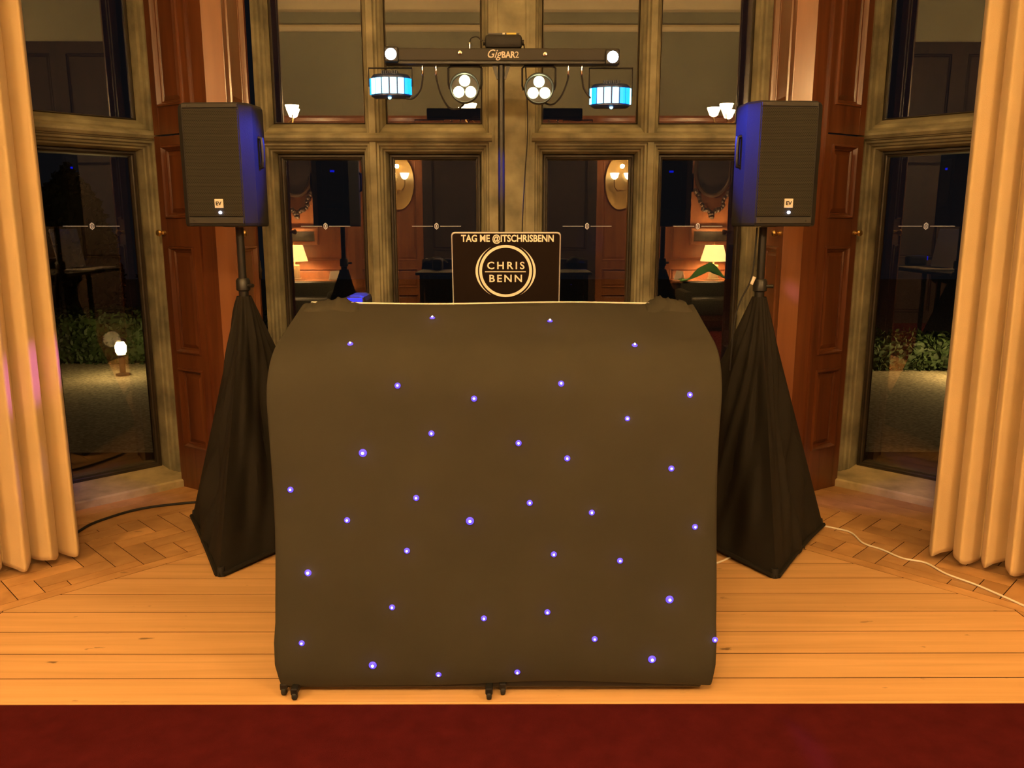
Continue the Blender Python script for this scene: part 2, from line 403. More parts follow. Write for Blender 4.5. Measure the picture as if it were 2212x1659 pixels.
# ------------------------------------------------------------------ panelled shutter piers
def panelled(root, fr, a0, a1, zpan, z0, z1, mat, st=.045, knob=None, thick=.03, kz=1.367):
    """stiles, rails and fielded panels; d=0 is the face"""
    w = a1-a0; st = min(st, w*.24)
    for (b0, b1) in ((a0, a0+st), (a1-st, a1)):
        m = MB(); fr.sbox(m, b0, b1, 0, thick, z0, z1); m.build('stile', mat, root)
    zs = [z0]+[z for p in zpan for z in p]+[z1]
    for k in range(0, len(zs), 2):
        m = MB(); fr.sbox(m, a0+st, a1-st, .0006, thick, zs[k], zs[k+1]); m.build('rail', mat, root)
    prof = [(0,.001),(.003,-.008),(.010,-.009),(.015,.000),(.020,.012),(.026,.013),(.030,.020)]
    f2 = [(.030,.020),(.050,.009)] if w-2*st > .12 else [(.026,.02),(.034,.010)]
    for (p0, p1) in zpan:
        m = MB(); fr.ring(m, a0+st, a1-st, p0, p1, prof); pm = m.build('panel_moulding', mat, root)
        m = MB(); fr.ring(m, a0+st, a1-st, p0, p1, f2); i, d = f2[-1]
        m.add([fr.p(a0+st+i, d, p0+i), fr.p(a1-st-i, d, p0+i), fr.p(a1-st-i, d, p1-i), fr.p(a0+st+i, d, p1-i)], [(0,1,2,3)])
        m.build('panel', mat, root)
    if knob is not None:
        m = MB(); c = fr.p(knob, 0, kz)
        ax = -Vector((fr.n.x, fr.n.y, 0))
        m.tube([c, c+ax*.012, c+ax*.016, c+ax*.022, c+ax*.034, c+ax*.042, c+ax*.045], [.013,.011,.006,.012,.018,.014,.004], 12)
        m.build('knob', M['brass'], root, True)
ZP = [(.23,.665),(.745,1.30),(1.44,1.80),(1.985,3.55)]
for sg in (-1, 1):
    q = lambda x, y: Vector((sg*x, y))
    A, P1, P2, P3 = q(1.80,4.27), q(1.445,4.053), q(1.363,4.087), q(1.358,4.45)
    root = struct('wall_corner_left' if sg < 0 else 'wall_corner_right', label='mahogany panelled pier with folded shutters between two bay windows')
    u = (P1-A); L1 = u.length; nin = Vector((sg*.52, .85)) 
    nin = Vector((-u.y, u.x)).normalized(); nin = nin if nin.y > 0 else -nin
    fr = Frame2(A, u, nin)
    panelled(root, fr, 0, .29, [z for z in ZP if z[0] < 1.8], .0, 1.845, M['mahog'], knob=.022)
    panelled(root, fr, 0, .29, [ZP[3]], 1.853, 3.75, M['mahog'])
    m = MB(); fr.sbox(m, .292, L1, .004, .03, 0, 3.75); m.build('post', M['mahog'], root)
    m = MB(); fr.sbox(m, .292, .306, -.008, .004, 0, 3.75); m.build('bead', M['mahog'], root)
    u = P2-P1; n2 = Vector((-u.y, u.x)).normalized(); n2 = n2 if n2.y > 0 else -n2
    fr = Frame2(P1, u, n2); m = MB(); fr.sbox(m, 0, u.length, -.001, .02, 0, 3.75); m.build('post', M['mahog_lit'], root)
    u = P3-P2; n3 = Vector((-u.y, u.x)).normalized(); n3 = n3 if n3.x*sg > 0 else -n3
    fr = Frame2(P2, u, n3)
    panelled(root, fr, .02, u.length, [z for z in ZP if z[0] < 1.8], .0, 1.845, M['mahog_lit'], knob=.05, thick=.012)
    panelled(root, fr, .02, u.length, [ZP[3]], 1.853, 3.75, M['mahog_lit'], thick=.012)
    m = MB(); fr.sbox(m, 0, .02, -.004, .012, 0, 3.75); m.build('bead', M['mahog_lit'], root)
    # cupboard bolt on the stone jamb
    m = MB(); b0 = q(1.352, 4.445); m.lathe([(.004,.0),(.009,.01),(.007,.03),(.012,.045),(.007,.06),(.004,.10)], 10, (b0.x, b0.y-.012, 1.12)); m.build('bolt', M['sash'], root, True)

# walls around the bay and the room behind the camera
XR, YR, ZC = 5.5, -3.0, 4.75
def wallbox(name, a, b, mat, label): m = MB(); m.box(a, b); return struct(name, m, mat, label)
wallbox('wall_bay_head', (-1.7, 4.45, ZTOP-.02), (1.7, 4.65, ZC), M['plaster'], 'plaster wall above the back bay window')
for sg, s_ in ((-1, 'left'), (1, 'right')):
    fs = sides[sg]
    m = MB(); fs.sbox(m, -.05, 1.30, .0, .2, ZTOP-.02, ZC); fs.sbox(m, 1.24, 1.75, -.02, .2, 0, ZC); struct('wall_bay_'+s_, m, M['plaster'], 'plaster wall of the canted bay side')
    e = fs.p(1.72, 0, 0)
    m = MB(); m.box((min(sg*XR, sg*abs(e.x)*.985), 2.25, -.01), (max(sg*XR, sg*abs(e.x)*.985), max(2.45, e.y), ZC)); struct('wall_front_'+s_, m, M['plaster'], 'plaster wall of the room beside the bay')
    m = MB(); m.box((min(sg*XR, sg*(XR+.15)), YR-.15, -.01), (max(sg*XR, sg*(XR+.15)), 3.4, ZC)); struct('wall_'+s_, m, M['plaster'], 'plaster side wall of the room')
for sg, s_ in ((-1, 'left'), (1, 'right')):
    wl = bpy.data.objects['wall_'+s_]
    fw_ = Frame2((sg*(XR-.03), YR), (0, 1), (sg, 0))
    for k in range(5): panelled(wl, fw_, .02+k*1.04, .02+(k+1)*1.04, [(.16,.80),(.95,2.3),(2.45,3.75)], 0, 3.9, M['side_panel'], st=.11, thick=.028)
m = MB(); m.box((-XR-.15, YR-.15, ZC), (XR+.15, 5.3, ZC+.12)); struct('ceiling', m, M['ceil'], 'cream plaster ceiling')
m = MB(); m.box((-XR, YR-.15, 0), (XR, YR, ZC)); wr = struct('wall_rear', m, M['plaster'], 'panelled rear wall of the room')
frr = Frame2((0, YR+.03), (1, 0), (0, -1))
xs = [-5.4,-4.2,-3.75,-2.3,-1.9,-1.28]
cells = [(a, b) for a, b in zip(xs[:-1], xs[1:])]; cells += [(-b, -a) for a, b in cells]
for a, b in cells:
    panelled(wr, frr, a, b, [(.14,.40),(.50,.78),(.90,2.72)], .0, 2.84, M['panel_rear'], st=.09, thick=.035)
m = MB(); m.prism([frr.p(-5.45, d, z) for d, z in ((.03,2.82),(-.03,2.84),(-.05,2.88),(-.09,2.92),(-.10,2.95),(.03,2.95))], (10.9,0,0)); m.build('panelling_cornice', M['panel_rear'], wr)
m = MB(); m.prism([frr.p(-5.45, d, z) for d, z in ((.03,4.10),(-.02,4.11),(-.05,4.15),(-.03,4.18),(.03,4.19))], (10.9,0,0)); m.build('picture_rail', M['ceil'], wr)
m = MB(); m.prism([frr.p(-5.45, d, z) for d, z in ((.03,4.36),(-.04,4.38),(-.06,4.42),(-.2,4.60),(-.3,4.68),(-.32,4.75),(.03,4.75))], (10.9,0,0)); m.build('ceiling_cornice', M['ceil'], wr)
dr = struct('door_1', label='dark double doors in the panelled rear wall')
for a, b in ((-1.28,-.002), (.002,1.28)):
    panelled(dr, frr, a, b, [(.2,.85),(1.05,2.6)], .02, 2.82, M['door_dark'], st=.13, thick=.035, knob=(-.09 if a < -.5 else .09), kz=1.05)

# ------------------------------------------------------------------ curtains
def curtain(sg, label, seed):
    rnd = random.Random(seed)
    root = thing('curtain', label, 'curtain', (-1.838 if sg < 0 else 1.793, 3.29, 0), 0, 'cream curtains at the sides of the bay')
    n = 300; Lc = .95; cols = []
    ph = rnd.uniform(0, 6)
    for k in range(n+1):
        t = k/n; s = t*Lc
        w = 2*PI*s/.092+.9*math.sin(s*9+ph)
        off = .062*(.7-2*abs(math.sin(w/2))**.62+.6)+.016*math.sin(w*.31+ph)+.006*math.sin(w*1.5+1)
        sx = s+.006*math.sin(w)
        cols.append((sx, off))
    def pt(s, off, z):
        k = .86+.14*(1-z/3.9)+.0
        sag = s*k*(1.0)
        return Vector((sg*(sag*R2+off*R2*(1 if sg > 0 else 1)), -sag*R2+off*R2, z))
    zs = [0,.02,.06,.15,.4,.8,1.4,2.0,2.6,3.2,3.86]
    rows = []
    for z in zs:
        row = []
        for i, (s, off) in enumerate(cols):
            amp = .75+.25*(1-z/3.9)
            hem = .035+.010*math.sin(i*.105+seed)+.003*math.sin(i*.31)
            zz = hem+(z)*(3.86-hem)/3.86
            row.append(pt(s, off*amp, zz))
        rows.append(row)
    m = MB(); m.loops(rows, closed=False)
    o = m.build('drape', M['curtain'], root, 'all')
    md = o.modifiers.new('thickness', 'SOLIDIFY'); md.thickness = .004; md.offset = 0
    m = MB(); m.tube([Vector((sg*-.15*R2, .15*R2, 3.90)), Vector((sg*1.1*R2, -1.1*R2, 3.90))], .02, 10); m.build('curtain_pole', M['brass_dull'], root, True)
    return root
curtain(-1, 'cream floor-length curtain beside the window showing the garden lamp', 3)
curtain(1, 'cream floor-length curtain beside the white cable on the floor', 11)

# ------------------------------------------------------------------ dj booth
BX, BY = -.042, 2.225
booth = thing('dj_booth', 'black star-cloth covered booth with glowing blue-white points of light', 'dj booth', (BX, BY, 0))
HW = .656
def booth_profile():
    lean = .072
    pr = [(.016,.036),(.008,.055),(.003,.10)]
    pr += [(lean*t, .10+(.90-.10)*t) for t in [k/12 for k in range(1, 13)]]
    c = Vector((lean, .90)); d0 = Vector((lean, .80)).normalized(); end = Vector((.49, 1.145))
    # rounded front edge, then the sloping top
    a, b, e = c, Vector((.092, 1.03)), Vector((.20, 1.062))
    for k in range(1, 11):
        t = k/10; p = a*(1-t)**2+b*2*t*(1-t)+e*t*t; pr.append((p.x, p.y))
    pr += [(e.x+(end.x-e.x)*k/7, e.y+(end.y-e.y)*k/7) for k in range(1, 8)]
    pr += [(.505,1.144),(.512,1.130),(.514,1.05),(.514,.95)]
    return pr
prf = booth_profile()
xc = [-HW+.012+ (2*HW-.024)*k/44 for k in range(45)]
edge = [(0.0,.0),(.006,.003),(.010,.009),(.012,.02),(.010,.12),(.006,.35),(.002,.75)]
rows = []
rb = random.Random(5)
for j, (yy, zz) in enumerate(prf):
    row = []
    cy, cz = .42, min(max(zz, .5), .85)
    ty, tz = cy-yy, cz-zz
    side = lambda sg: [Vector((sg*(HW-.012+e), yy+ty*k, zz+tz*k)) for e, k in edge[1:]]
    def hemdz(x): return (.007*math.sin(x*4+.6)-.009*x) if j < 3 else 0
    def wob(x): return .0022*math.sin(x*5+zz*3)+.0016*math.sin(x*11-zz*7)+.0012*math.sin(zz*17+x*3)
    bul = .010*math.exp(-((zz-.13)/.05)**2)+.006*math.exp(-((zz-.95)/.12)**2)
    l = [p+Vector((-bul-.004*math.sin(zz*9), 0, hemdz(-HW) if j < 3 else 0)) for p in reversed(side(-1))]
    r = [p+Vector((bul*.6+.004*math.sin(zz*7), 0, hemdz(HW) if j < 3 else 0)) for p in side(1)]
    mid = [Vector((x, yy+wob(x)*(1 if zz < .95 else .3), zz+hemdz(x)+wob(x)*.6+(.004*math.sin(x*7) if j > len(prf)-7 else 0))) for x in xc]
    rows.append(l+mid+r)
m = MB(); m.loops(rows, closed=False)
cov = m.build('star_cloth', M['cloth'], booth, 'all')
m = MB(); m.tube([(-HW+.03+(2*HW-.06)*k/30, .507, 1.147+.003*math.sin((-HW+.03+(2*HW-.06)*k/30)*7)) for k in range(31)], .0028, 6); m.build('lit_edge_strip', M['vinyl'], booth, True)  # pale strip added to draw the lit rear lip of the cloth
LEDS = [(934,688),(1188,695),(757,744),(1371,747),(859,833),(1212,829),(1024,861),(1490,853),(1355,904),(932,936),(1120,957),(784,978),(1225,990),(1450,1012),(628,1057),(899,1075),(1144,1086),(1278,1107),(750,1123),(1015,1125),(1501,1138),(879,1189),(1196,1197),(1339,1211),(666,1236),(1446,1295),(847,1311),(1182,1322),(1045,1335),(1284,1380),(652,1388),(1544,1382),(805,1436),(1408,1424),(947,1456),(1117,1451)]
BIG = {(1446,1295),(805,1436),(1408,1424),(784,978),(666,1236),(1015,1125)}
ledm = MB(); ledm.lathe([(.0001,-.0034),(.0030,-.0030),(.0065,-.0018),(.0088,.0010)], 14, axis='y')
led_mesh = core_mesh = None
corem = MB(); corem.lathe([(.0001,-.0062),(.0016,-.0056),(.0026,-.0040),(.0028,-.002)], 10, axis='y')
for (px, py) in LEDS:
    k_ = (CAM_H-at(px, py, 1.0).z)
    fz = [z-(CAM_H-(BY+y)*k_) for y, z in prf]
    for q in range(0, len(prf)-5):
        if fz[q] <= 0 <= fz[q+1] or fz[q+1] <= 0 <= fz[q]:
            t = fz[q]/(fz[q]-fz[q+1]); yy = prf[q][0]+(prf[q+1][0]-prf[q][0])*t
            P = at(px, py, BY+yy); rx = -math.atan2(prf[q+1][0]-prf[q][0], prf[q+1][1]-prf[q][1]); break
    if led_mesh is None:
        o = ledm.build('led', M['led'], booth, True); led_mesh = o.data; co_ = corem.build('led_core', M['led_core'], o, True); core_mesh = co_.data
    else: o = obj('led', led_mesh, None, booth); co_ = obj('led_core', core_mesh, None, o)
    o.location = (P.x-BX, P.y-BY-.003*math.cos(rx), P.z-.003*math.sin(rx)); o.rotation_euler = (rx, 0, 0)
    k = 1.35 if (px, py) in BIG else 1.0
    o.scale = (k, k, k)
# frame under the cloth
m = MB(); m.bbox((-HW+.02, .022, .020), (HW-.03, .05, .056), .006); m.build('base_rail', M['black'], booth)
for sg in (-1, 1):
    m = MB(); m.bbox((sg*(HW-.05)-.018, .03, .024), (sg*(HW-.05)+.018, .49, .062), .005); m.build('side_rail', M['black'], booth)
    for yy in (.12, .47):
        m = MB(); m.bbox((sg*(HW-.05)-.016, yy-.016, .05), (sg*(HW-.05)+.016, yy+.016, .93 if yy < .3 else 1.08), .004); m.build('post', M['black'], booth)
for (px, py, yy) in ((637,1503,-.006), (1056,1500,-.006), (614,1492,.02), (1086,1496,.02)):
    P = at(px, py, BY+yy)
    m = MB(); m.lathe([(.004,-.008),(.012,-.007),(.0145,-.004),(.0145,.004),(.012,.007),(.004,.008)], 14, (P.x-BX, yy, .0145), 'x')
    c_ = m.build('castor', M['rubber'], booth, True)
    m = MB(); m.bbox((P.x-BX-.011, yy-.010, .018), (P.x-BX+.011, yy+.05, .04), .004); m.build('bracket', M['black'], c_)
ft = thing('folding_table', 'black equipment table behind the star-cloth booth carrying the laptop', 'table', (BX, BY+.80, 0))
m = MB(); m.bbox((-HW+.01, -.24, 1.050), (HW-.01, .26, 1.071), .004); m.build('table_top', M['blackpl'], ft)
for sg in (-1, 1):
    for yy in (-.2, .2):
        m = MB(); m.bbox((sg*(HW-.05)-.015, yy-.015, 0), (sg*(HW-.05)+.015, yy+.015, 1.05), .004); m.build('leg', M['black'], ft)
# loose cloth bunched over the rear corners
def bunch(cx, w, h, seed, name='cloth_fold'):
    rnd = random.Random(seed); rows = []
    for k in range(19):
        t = k/18; x = cx-w/2+w*t
        hh = h*(math.sin(PI*t)**.45)*(1+.10*math.sin(t*11+seed)+.06*math.sin(t*23))
        row = []
        for a in range(9):
            an = PI*a/8
            row.append(Vector((x, .50-.075*math.cos(an)*(1+.1*math.sin(t*9)), 1.120+hh*math.sin(an)+.004*math.sin(t*40+an*3))))
        rows.append(row)
    m = MB(); m.loops(rows, closed=False); return m.build(name, M['cloth'], booth, 'all')
bunch(-.545, .20, .042, 1); bunch(.565, .16, .046, 4)
m = MB(); m.bbox((-.545, -.15, 1.072), (-.470, .02, 1.160), .02); m.build('hood', M['blackpl'], thing('mixer', 'dark domed controller lit blue behind the folded cloth', 'mixer', (BX, BY+.80, 0)))
m = MB(); m.bbox((-.535, -.153, 1.12), (-.480, -.148, 1.152), .002); m.build('lit_panel', M['display'], bpy.data.objects['hood'].parent)

# ------------------------------------------------------------------ laptop
lw, lh = .394, .300
lap = thing('laptop', 'open laptop seen from behind, black lid with cream ring logo and lettering', 'laptop', (-.013, 3.0, 1.072))
tilt = math.radians(9)
ML = Matrix.Translation((0, 0, .012)) @ Matrix.Rotation(tilt, 4, 'X')
def rrect(x0, x1, z0, z1, r, y, n=6):
    pts = []
    for cx, cz, a0 in ((x1-r, z1-r, 0), (x0+r, z1-r, 90), (x0+r, z0+r, 180), (x1-r, z0+r, 270)):
        for k in range(n+1):
            a = math.radians(a0+90*k/n); pts.append(Vector((cx+r*math.cos(a), y, cz+r*math.sin(a))))
    return pts
m = MB(); m.loops([[ML @ p for p in l] for l in (rrect(-lw/2+.002, lw/2-.002, .002, lh-.002, .012, -.001), rrect(-lw/2, lw/2, 0, lh, .013, .001), rrect(-lw/2, lw/2, 0, lh, .013, .006), rrect(-lw/2+.001, lw/2-.001, .001, lh-.001, .013, .007))], True, True, True)
lid = m.build('lid', M['alu'], lap)
m = MB(); m.prism([ML @ p for p in rrect(-lw/2+.0042, lw/2-.0042, .004, lh-.0045, .011, -.0016)], ML.to_3x3() @ Vector((0,.0008,0))); skin = m.build('lid_skin', M['skin'], lid)
m = MB(); m.bbox((-lw/2, .008, 0), (lw/2, .275, .013), .004); m.build('base', M['alu'], lap)
m = MB(); m.bbox((-lw/2+.02, .02, .0125), (lw/2-.02, .13, .0145), .001); m.build('keyboard', M['black'], lap)
px = lambda n: n*lw/238.0       # photograph pixels on the lid
zt = lambda yy: lh-px(yy-508.5)*1.012
def L(x, yy): return Vector((px(x-1094), 0, zt(yy)))
def put(p, y=-.0024): return ML @ Vector((p[0], y, p[2]))
def lettering(body, cx, base, width, capheight, off, space=1.0, mat='vinyl', name='lettering'):
    MM = ML @ Matrix.Translation((px(cx-1094), -.0024, zt(base)))
    size = capheight/.70
    t = text_mb(body, size, px(width), .0003, off, 0, MM, space); return t.build(name, M[mat], lid)
lettering('TAG ME @ITSCHRISBENN', 1097, 528.5, 201, px(14.5), .0009)
lettering('CHRIS', 1093.5, 588, 82, px(16), .0006, 1.35)
lettering('BENN', 1093, 616.5, 72, px(16), .0006, 1.30)
m = MB(); c = L(1092.5, 594); hwid = px(45)
m.add([put((c.x-hwid,0,c.z-.0018)), put((c.x+hwid,0,c.z-.0018)), put((c.x+hwid,0,c.z+.0018)), put((c.x-hwid,0,c.z+.0018))], [(0,1,2,3)]); m.build('rule', M['vinyl'], lid)
cc = L(1093, 593)
m = MB(); m.loops([[put((cc.x+px(r)*math.cos(2*PI*k/72), 0, cc.z+px(r)*math.sin(2*PI*k/72))) for k in range(72)] for r in (52.0, 58.0)]); m.build('ring', M['vinyl'], lid)
for sg in (-1, 1):
    inner, outer = [], []
    for k in range(33):
        a = math.radians(-59+118*k/32); t = math.cos(a/math.radians(59)*PI/2)
        inner.append(put((cc.x+sg*px(61)*math.cos(a), 0, cc.z+px(62.5)*math.sin(a)))); outer.append(put((cc.x+sg*px(61+5.2*max(t,.02))*math.cos(a), 0, cc.z+px(62.5+1.5*max(t,.02))*math.sin(a))))
    m = MB(); m.loops([inner, outer], closed=False); m.build('arc', M['vinyl'], lid)

# ------------------------------------------------------------------ loudspeakers on draped stands
def make_speaker():
    r = thing('loudspeaker', 'x', 'loudspeaker')
    sec = [(-.118,0),(.118,0),(.154,.046),(.158,.16),(.105,.285),(-.105,.285),(-.158,.16),(-.154,.046)]
    H = .488
    def sc(k, z, f=0): return [Vector((x*k, .14+(y-.14)*k+f, z)) for x, y in sec]
    m = MB(); m.loops([sc(.955,0), sc(.985,.004), sc(1,.014), sc(1,H-.03), sc(.99,H-.010), sc(.95,H)], True, True, True)
    cab = m.build('cabinet', M['blackpl'], r)
    m = MB(); m.bbox((-.114,-.005,.040), (.114,.004,H-.026), .003); m.build('grille', M['grille'], r)
    for z0, z1 in ((.012,.036), (H-.022,H-.006)):
        m = MB(); m.bbox((-.114,-.006,z0), (.114,.003,z1), .002); st = m.build('trim_strip', M['barface'], r)
        for x in (-.095,.095):
            m = MB(); m.lathe([(.004,-.0015),(.004,.001)], 8, (x,-.006,(z0+z1)/2), 'y'); m.build('screw', M['black'], st)
    m = MB(); m.bbox((-.002,-.010,.074), (.034,-.004,.110), .002); b = m.build('badge', M['badge'], r)
    t = text_mb('EV', .021, .024, .0004, .0006, 0, Matrix.Translation((.016,-.0108,.085))); t.build('lettering', M['black'], b)
    m = MB(); m.lathe([(.001,-.0075),(.0055,-.006),(.0062,.0)], 10, (.019,-.005,.056), 'y'); m.build('power_led', M['pled'], r, True)
    m = MB(); m.bbox((-.07,.282,.12), (.07,.289,.42), .003); back = m.build('rear_panel', M['black'], r)
    m = MB(); m.box((-.014,.2885,.355), (.014,.2905,.368)); m.build('display', M['display'], back)
    for sg in (-1, 1):
        m = MB(); m.tube([(sg*.150,.10,.24), (sg*.168,.10,.245), (sg*.170,.10,.27), (sg*.170,.10,.33), (sg*.168,.10,.355), (sg*.150,.10,.36)], .010, 8); m.build('handle', M['black'], r, True)
    m = MB(); m.lathe([(.032,-.002),(.034,.0),(.034,.004)], 16, (0,.14,0)); m.build('pole_socket', M['black'], r, True)
    return r
def stand(loc, feet, label, apex_z=1.10, top=1.397, seed=0):
    r = thing('speaker_stand', label, 'speaker stand', loc, 0, 'draped speaker stands')
    m = MB(); m.tube([(0,0,.03),(0,0,1.16)], .021, 12); m.build('lower_pole', M['black'], r, True)
    m = MB(); m.tube([(0,0,1.12),(0,0,top)], .0165, 12); m.build('upper_pole', M['black'], r, True)
    m = MB(); m.lathe([(.022,1.125),(.030,1.13),(.030,1.17),(.024,1.18)], 14); cl = m.build('collar', M['black'], r, True)
    m = MB(); m.tube([(.02,-.01,1.15),(.05,-.025,1.15)], .008, 8); m.build('knob', M['black'], cl, True)
    for f in feet:
        m = MB(); m.tube([(0,0,.42),(f[0]*.93,f[1]*.93,.025)], .012, 8); lg = m.build('leg', M['black'], r, True)
        m = MB(); m.lathe([(.016,.0),(.018,.01),(.014,.04)], 10, (f[0]*.93,f[1]*.93,0)); m.build('foot', M['rubber'], lg, True)
    n = 40; rows = []
    for j in range(33):
        t = j/32; row = []
        for c in range(3):
            a, b = Vector(feet[c]), Vector(feet[(c+1) % 3])
            for k in range(n):
                e = k/n; p = a.lerp(b, e)
                # round the corners a little and let the faces sag inward with folds
                sag = math.sin(PI*e)
                inw = (.10*(1-t)*t*4*.7)*sag
                fold = 1.7*(.010*math.sin(e*20+t*5+c*2+seed)+.008*math.sin(e*37-t*11+seed)+.012*math.sin(e*11+t*7+seed*2))*sag*(1-t)**.6*(0.25+min(1, t*5))
                s = (1-t)*(1-.02*(1-sag)**6)
                base = p*s*(1-inw)
                dirp = p.normalized()
                q = base+dirp*(fold+.028*(1-math.exp(-(1-t)*0)) + .030*t)
                zz = apex_z*t + (.004+.012*sag*(1-t)**8)
                row.append(Vector((q.x, q.y, zz)))
        rows.append(row)
    m = MB(); m.loops(rows, True, False, False); m.build('scrim', M['scrim'], r, True)
    # rolled hem along the floor
    for c in range(3):
        a, b = Vector(feet[c]), Vector(feet[(c+1) % 3]); pts = []
        for k in range(13):
            p = a.lerp(b, .03+.94*k/12)*1.005; pts.append((p.x, p.y, .012+.014*math.sin(PI*k/12)))
        m = MB(); m.tube(pts, .010, 6); m.build('hem', M['scrim'], r, True)
    return r
fl = [Vector((-1.18,3.07)), Vector((-.72,3.74)), Vector((-1.565,3.79))]
cl = sum(fl, Vector((0,0)))/3
stand((cl.x, cl.y, 0), [f-cl for f in fl], 'black cloth-draped speaker stand with a black cable running behind it', seed=1)
fr_ = [Vector((1.075,3.05)), Vector((1.50,3.66)), Vector((.64,3.74))]
cr = sum(fr_, Vector((0,0)))/3
stand((cr.x, cr.y, 0), [f-cr for f in fr_], 'black cloth-draped speaker stand with a white cable coming from its foot', seed=5)
sp = make_speaker()
sp['group'] = 'loudspeakers on the draped stands'; sp['label'] = 'black loudspeaker on the stand whose foot has the black cable behind it'
rz = math.radians(-4)
sp.location = (cl.x-.045, cl.y-.14, 1.40); sp.rotation_euler = (0,0,rz)
sp2 = copy_tree(sp); rz2 = math.radians(4)
sp2.location = (cr.x+.035, cr.y-.14, 1.40); sp2.rotation_euler = (0,0,rz2)
sp2['label'] = 'black loudspeaker on the stand whose foot has the white cable'

# ------------------------------------------------------------------ light bar on its stand
GY = 3.70; gx = -.034
bar = thing('light_bar', 'black lighting bar on a tall pole with two spot clusters and two blue derby lights', 'stage light', (gx, GY, 0))
def G(px_, py_): p = at(px_, py_, GY); return Vector((p.x-gx, 0, p.z))
b0, b1 = G(848,107), G(1326,135)
m = MB(); m.bbox((b0.x-.03,-.032,b1.z), (b1.x+.02,.032,b0.z), .006); hb = m.build('bar', M['barface'], bar)
zb = b1.z; zmid = (b0.z+b1.z)/2
m = MB(); m.bbox((b0.x-.03,-.028,zb-.012), (b1.x+.02,.030,zb+.002), .003); m.build('bar_channel', M['black'], hb)
p = G(1070,128); t = text_mb('Gig', .048, px(31)*1.22, .0005, .0003, .35, Matrix.Translation((p.x,-.0335,p.z))); t.build('lettering', M['greytext'], hb)
p = G(1099,128); t = text_mb('BAR', .036, px(29)*1.22, .0005, .0011, 0, Matrix.Translation((p.x,-.0335,p.z))); t.build('lettering', M['greytext'], hb)
p = G(1117,128); t = text_mb('2', .036, None, .0005, .0, 0, Matrix.Translation((p.x,-.0335,p.z))); t.build('lettering', M['greytext'], hb)
for x_, y_ in ((995,118), (1177,121)):
    p = G(x_, y_); m = MB(); m.lathe([(.002,-.010),(.008,-.008),(.011,-.002),(.012,.002)], 14, (p.x,-.033,p.z), 'y'); m.build('bolt', M['chrome'], hb, True)
# pole and tripod
m = MB(); m.tube([(G(1083,140).x,.0,zb+.01),(G(1083,140).x,.0,1.15)], .0145, 12); m.build('upper_pole', M['black'], bar, True)
pxx = G(1083,140).x
m = MB(); m.tube([(pxx,0,1.25),(pxx,0,.10)], .0185, 12); m.build('lower_pole', M['black'], bar, True)
for a in (90, 210, 330):
    dx, dy = math.cos(math.radians(a)), math.sin(math.radians(a))
    m = MB(); m.tube([(pxx,0,.62),(pxx+dx*.5,dy*.5,.018)], .012, 8); m.build('leg', M['black'], bar, True)
for sg in (-1, 1):
    m = MB(); m.prism([(pxx+sg*.012,-.004,zb-.07),(pxx+sg*.020,-.004,zb-.07),(pxx+sg*.040,-.004,zb-.012),(pxx+sg*.020,-.004,zb-.012)], (0,.008,0)); m.build('brace', M['black'], bar)
# strobes at the ends
for x_, y_ in ((848,122), (1321,128)):
    p = G(x_, y_); m = MB(); m.bbox((p.x-.03,-.05,p.z-.032), (p.x+.03,-.030,p.z+.032), .006); s_ = m.build('strobe_head', M['black'], bar)
    m = MB(); m.lathe([(.001,-.010),(.016,-.006),(.024,.0)], 16, (p.x,-.05,p.z), 'y'); m.build('lens', M['strobe'], s_, True)
# par clusters
def par(px_, py_, tiltx):
    c = G(px_, py_); Y0 = -.02
    m = MB(); m.lathe([(.030,.075),(.050,.060),(.062,.02),(.064,-.03),(.061,-.034),(.058,-.030),(.056,-.012),(.001,-.012)], 28, (c.x,Y0,c.z), 'y'); h = m.build('spot_head', M['black'], bar, True)
    m = MB()
    m.loops([[Vector((c.x+r*math.cos(2*PI*k/32), Y0-y, c.z+r*math.sin(2*PI*k/32))) for k in range(32)] for r, y in ((.058,.033),(.0615,.0362),(.0645,.033))]); m.build('rim', M['barface'], h)
    for a in (90, 212, 328):
        q = c+Vector((.030*math.cos(math.radians(a)), 0, .030*math.sin(math.radians(a))))
        m = MB(); m.lathe([(.001,-.030),(.014,-.026),(.0225,-.016),(.0235,-.012)], 18, (q.x,Y0,q.z), 'y'); m.build('lens', M['par_led'], h, True)
    m = MB(); m.tube([(c.x-.066,.0,c.z),(c.x-.072,0,c.z+.02),(c.x-.072,0,zb-.024),(c.x-.062,0,zb-.016),(c.x+.062,0,zb-.016),(c.x+.072,0,zb-.024),(c.x+.072,0,c.z+.02),(c.x+.066,0,c.z)], .005, 6); m.build('yoke', M['black'], h)
    return c
pc1 = par(1005,193,0); pc2 = par(1164,195,0)
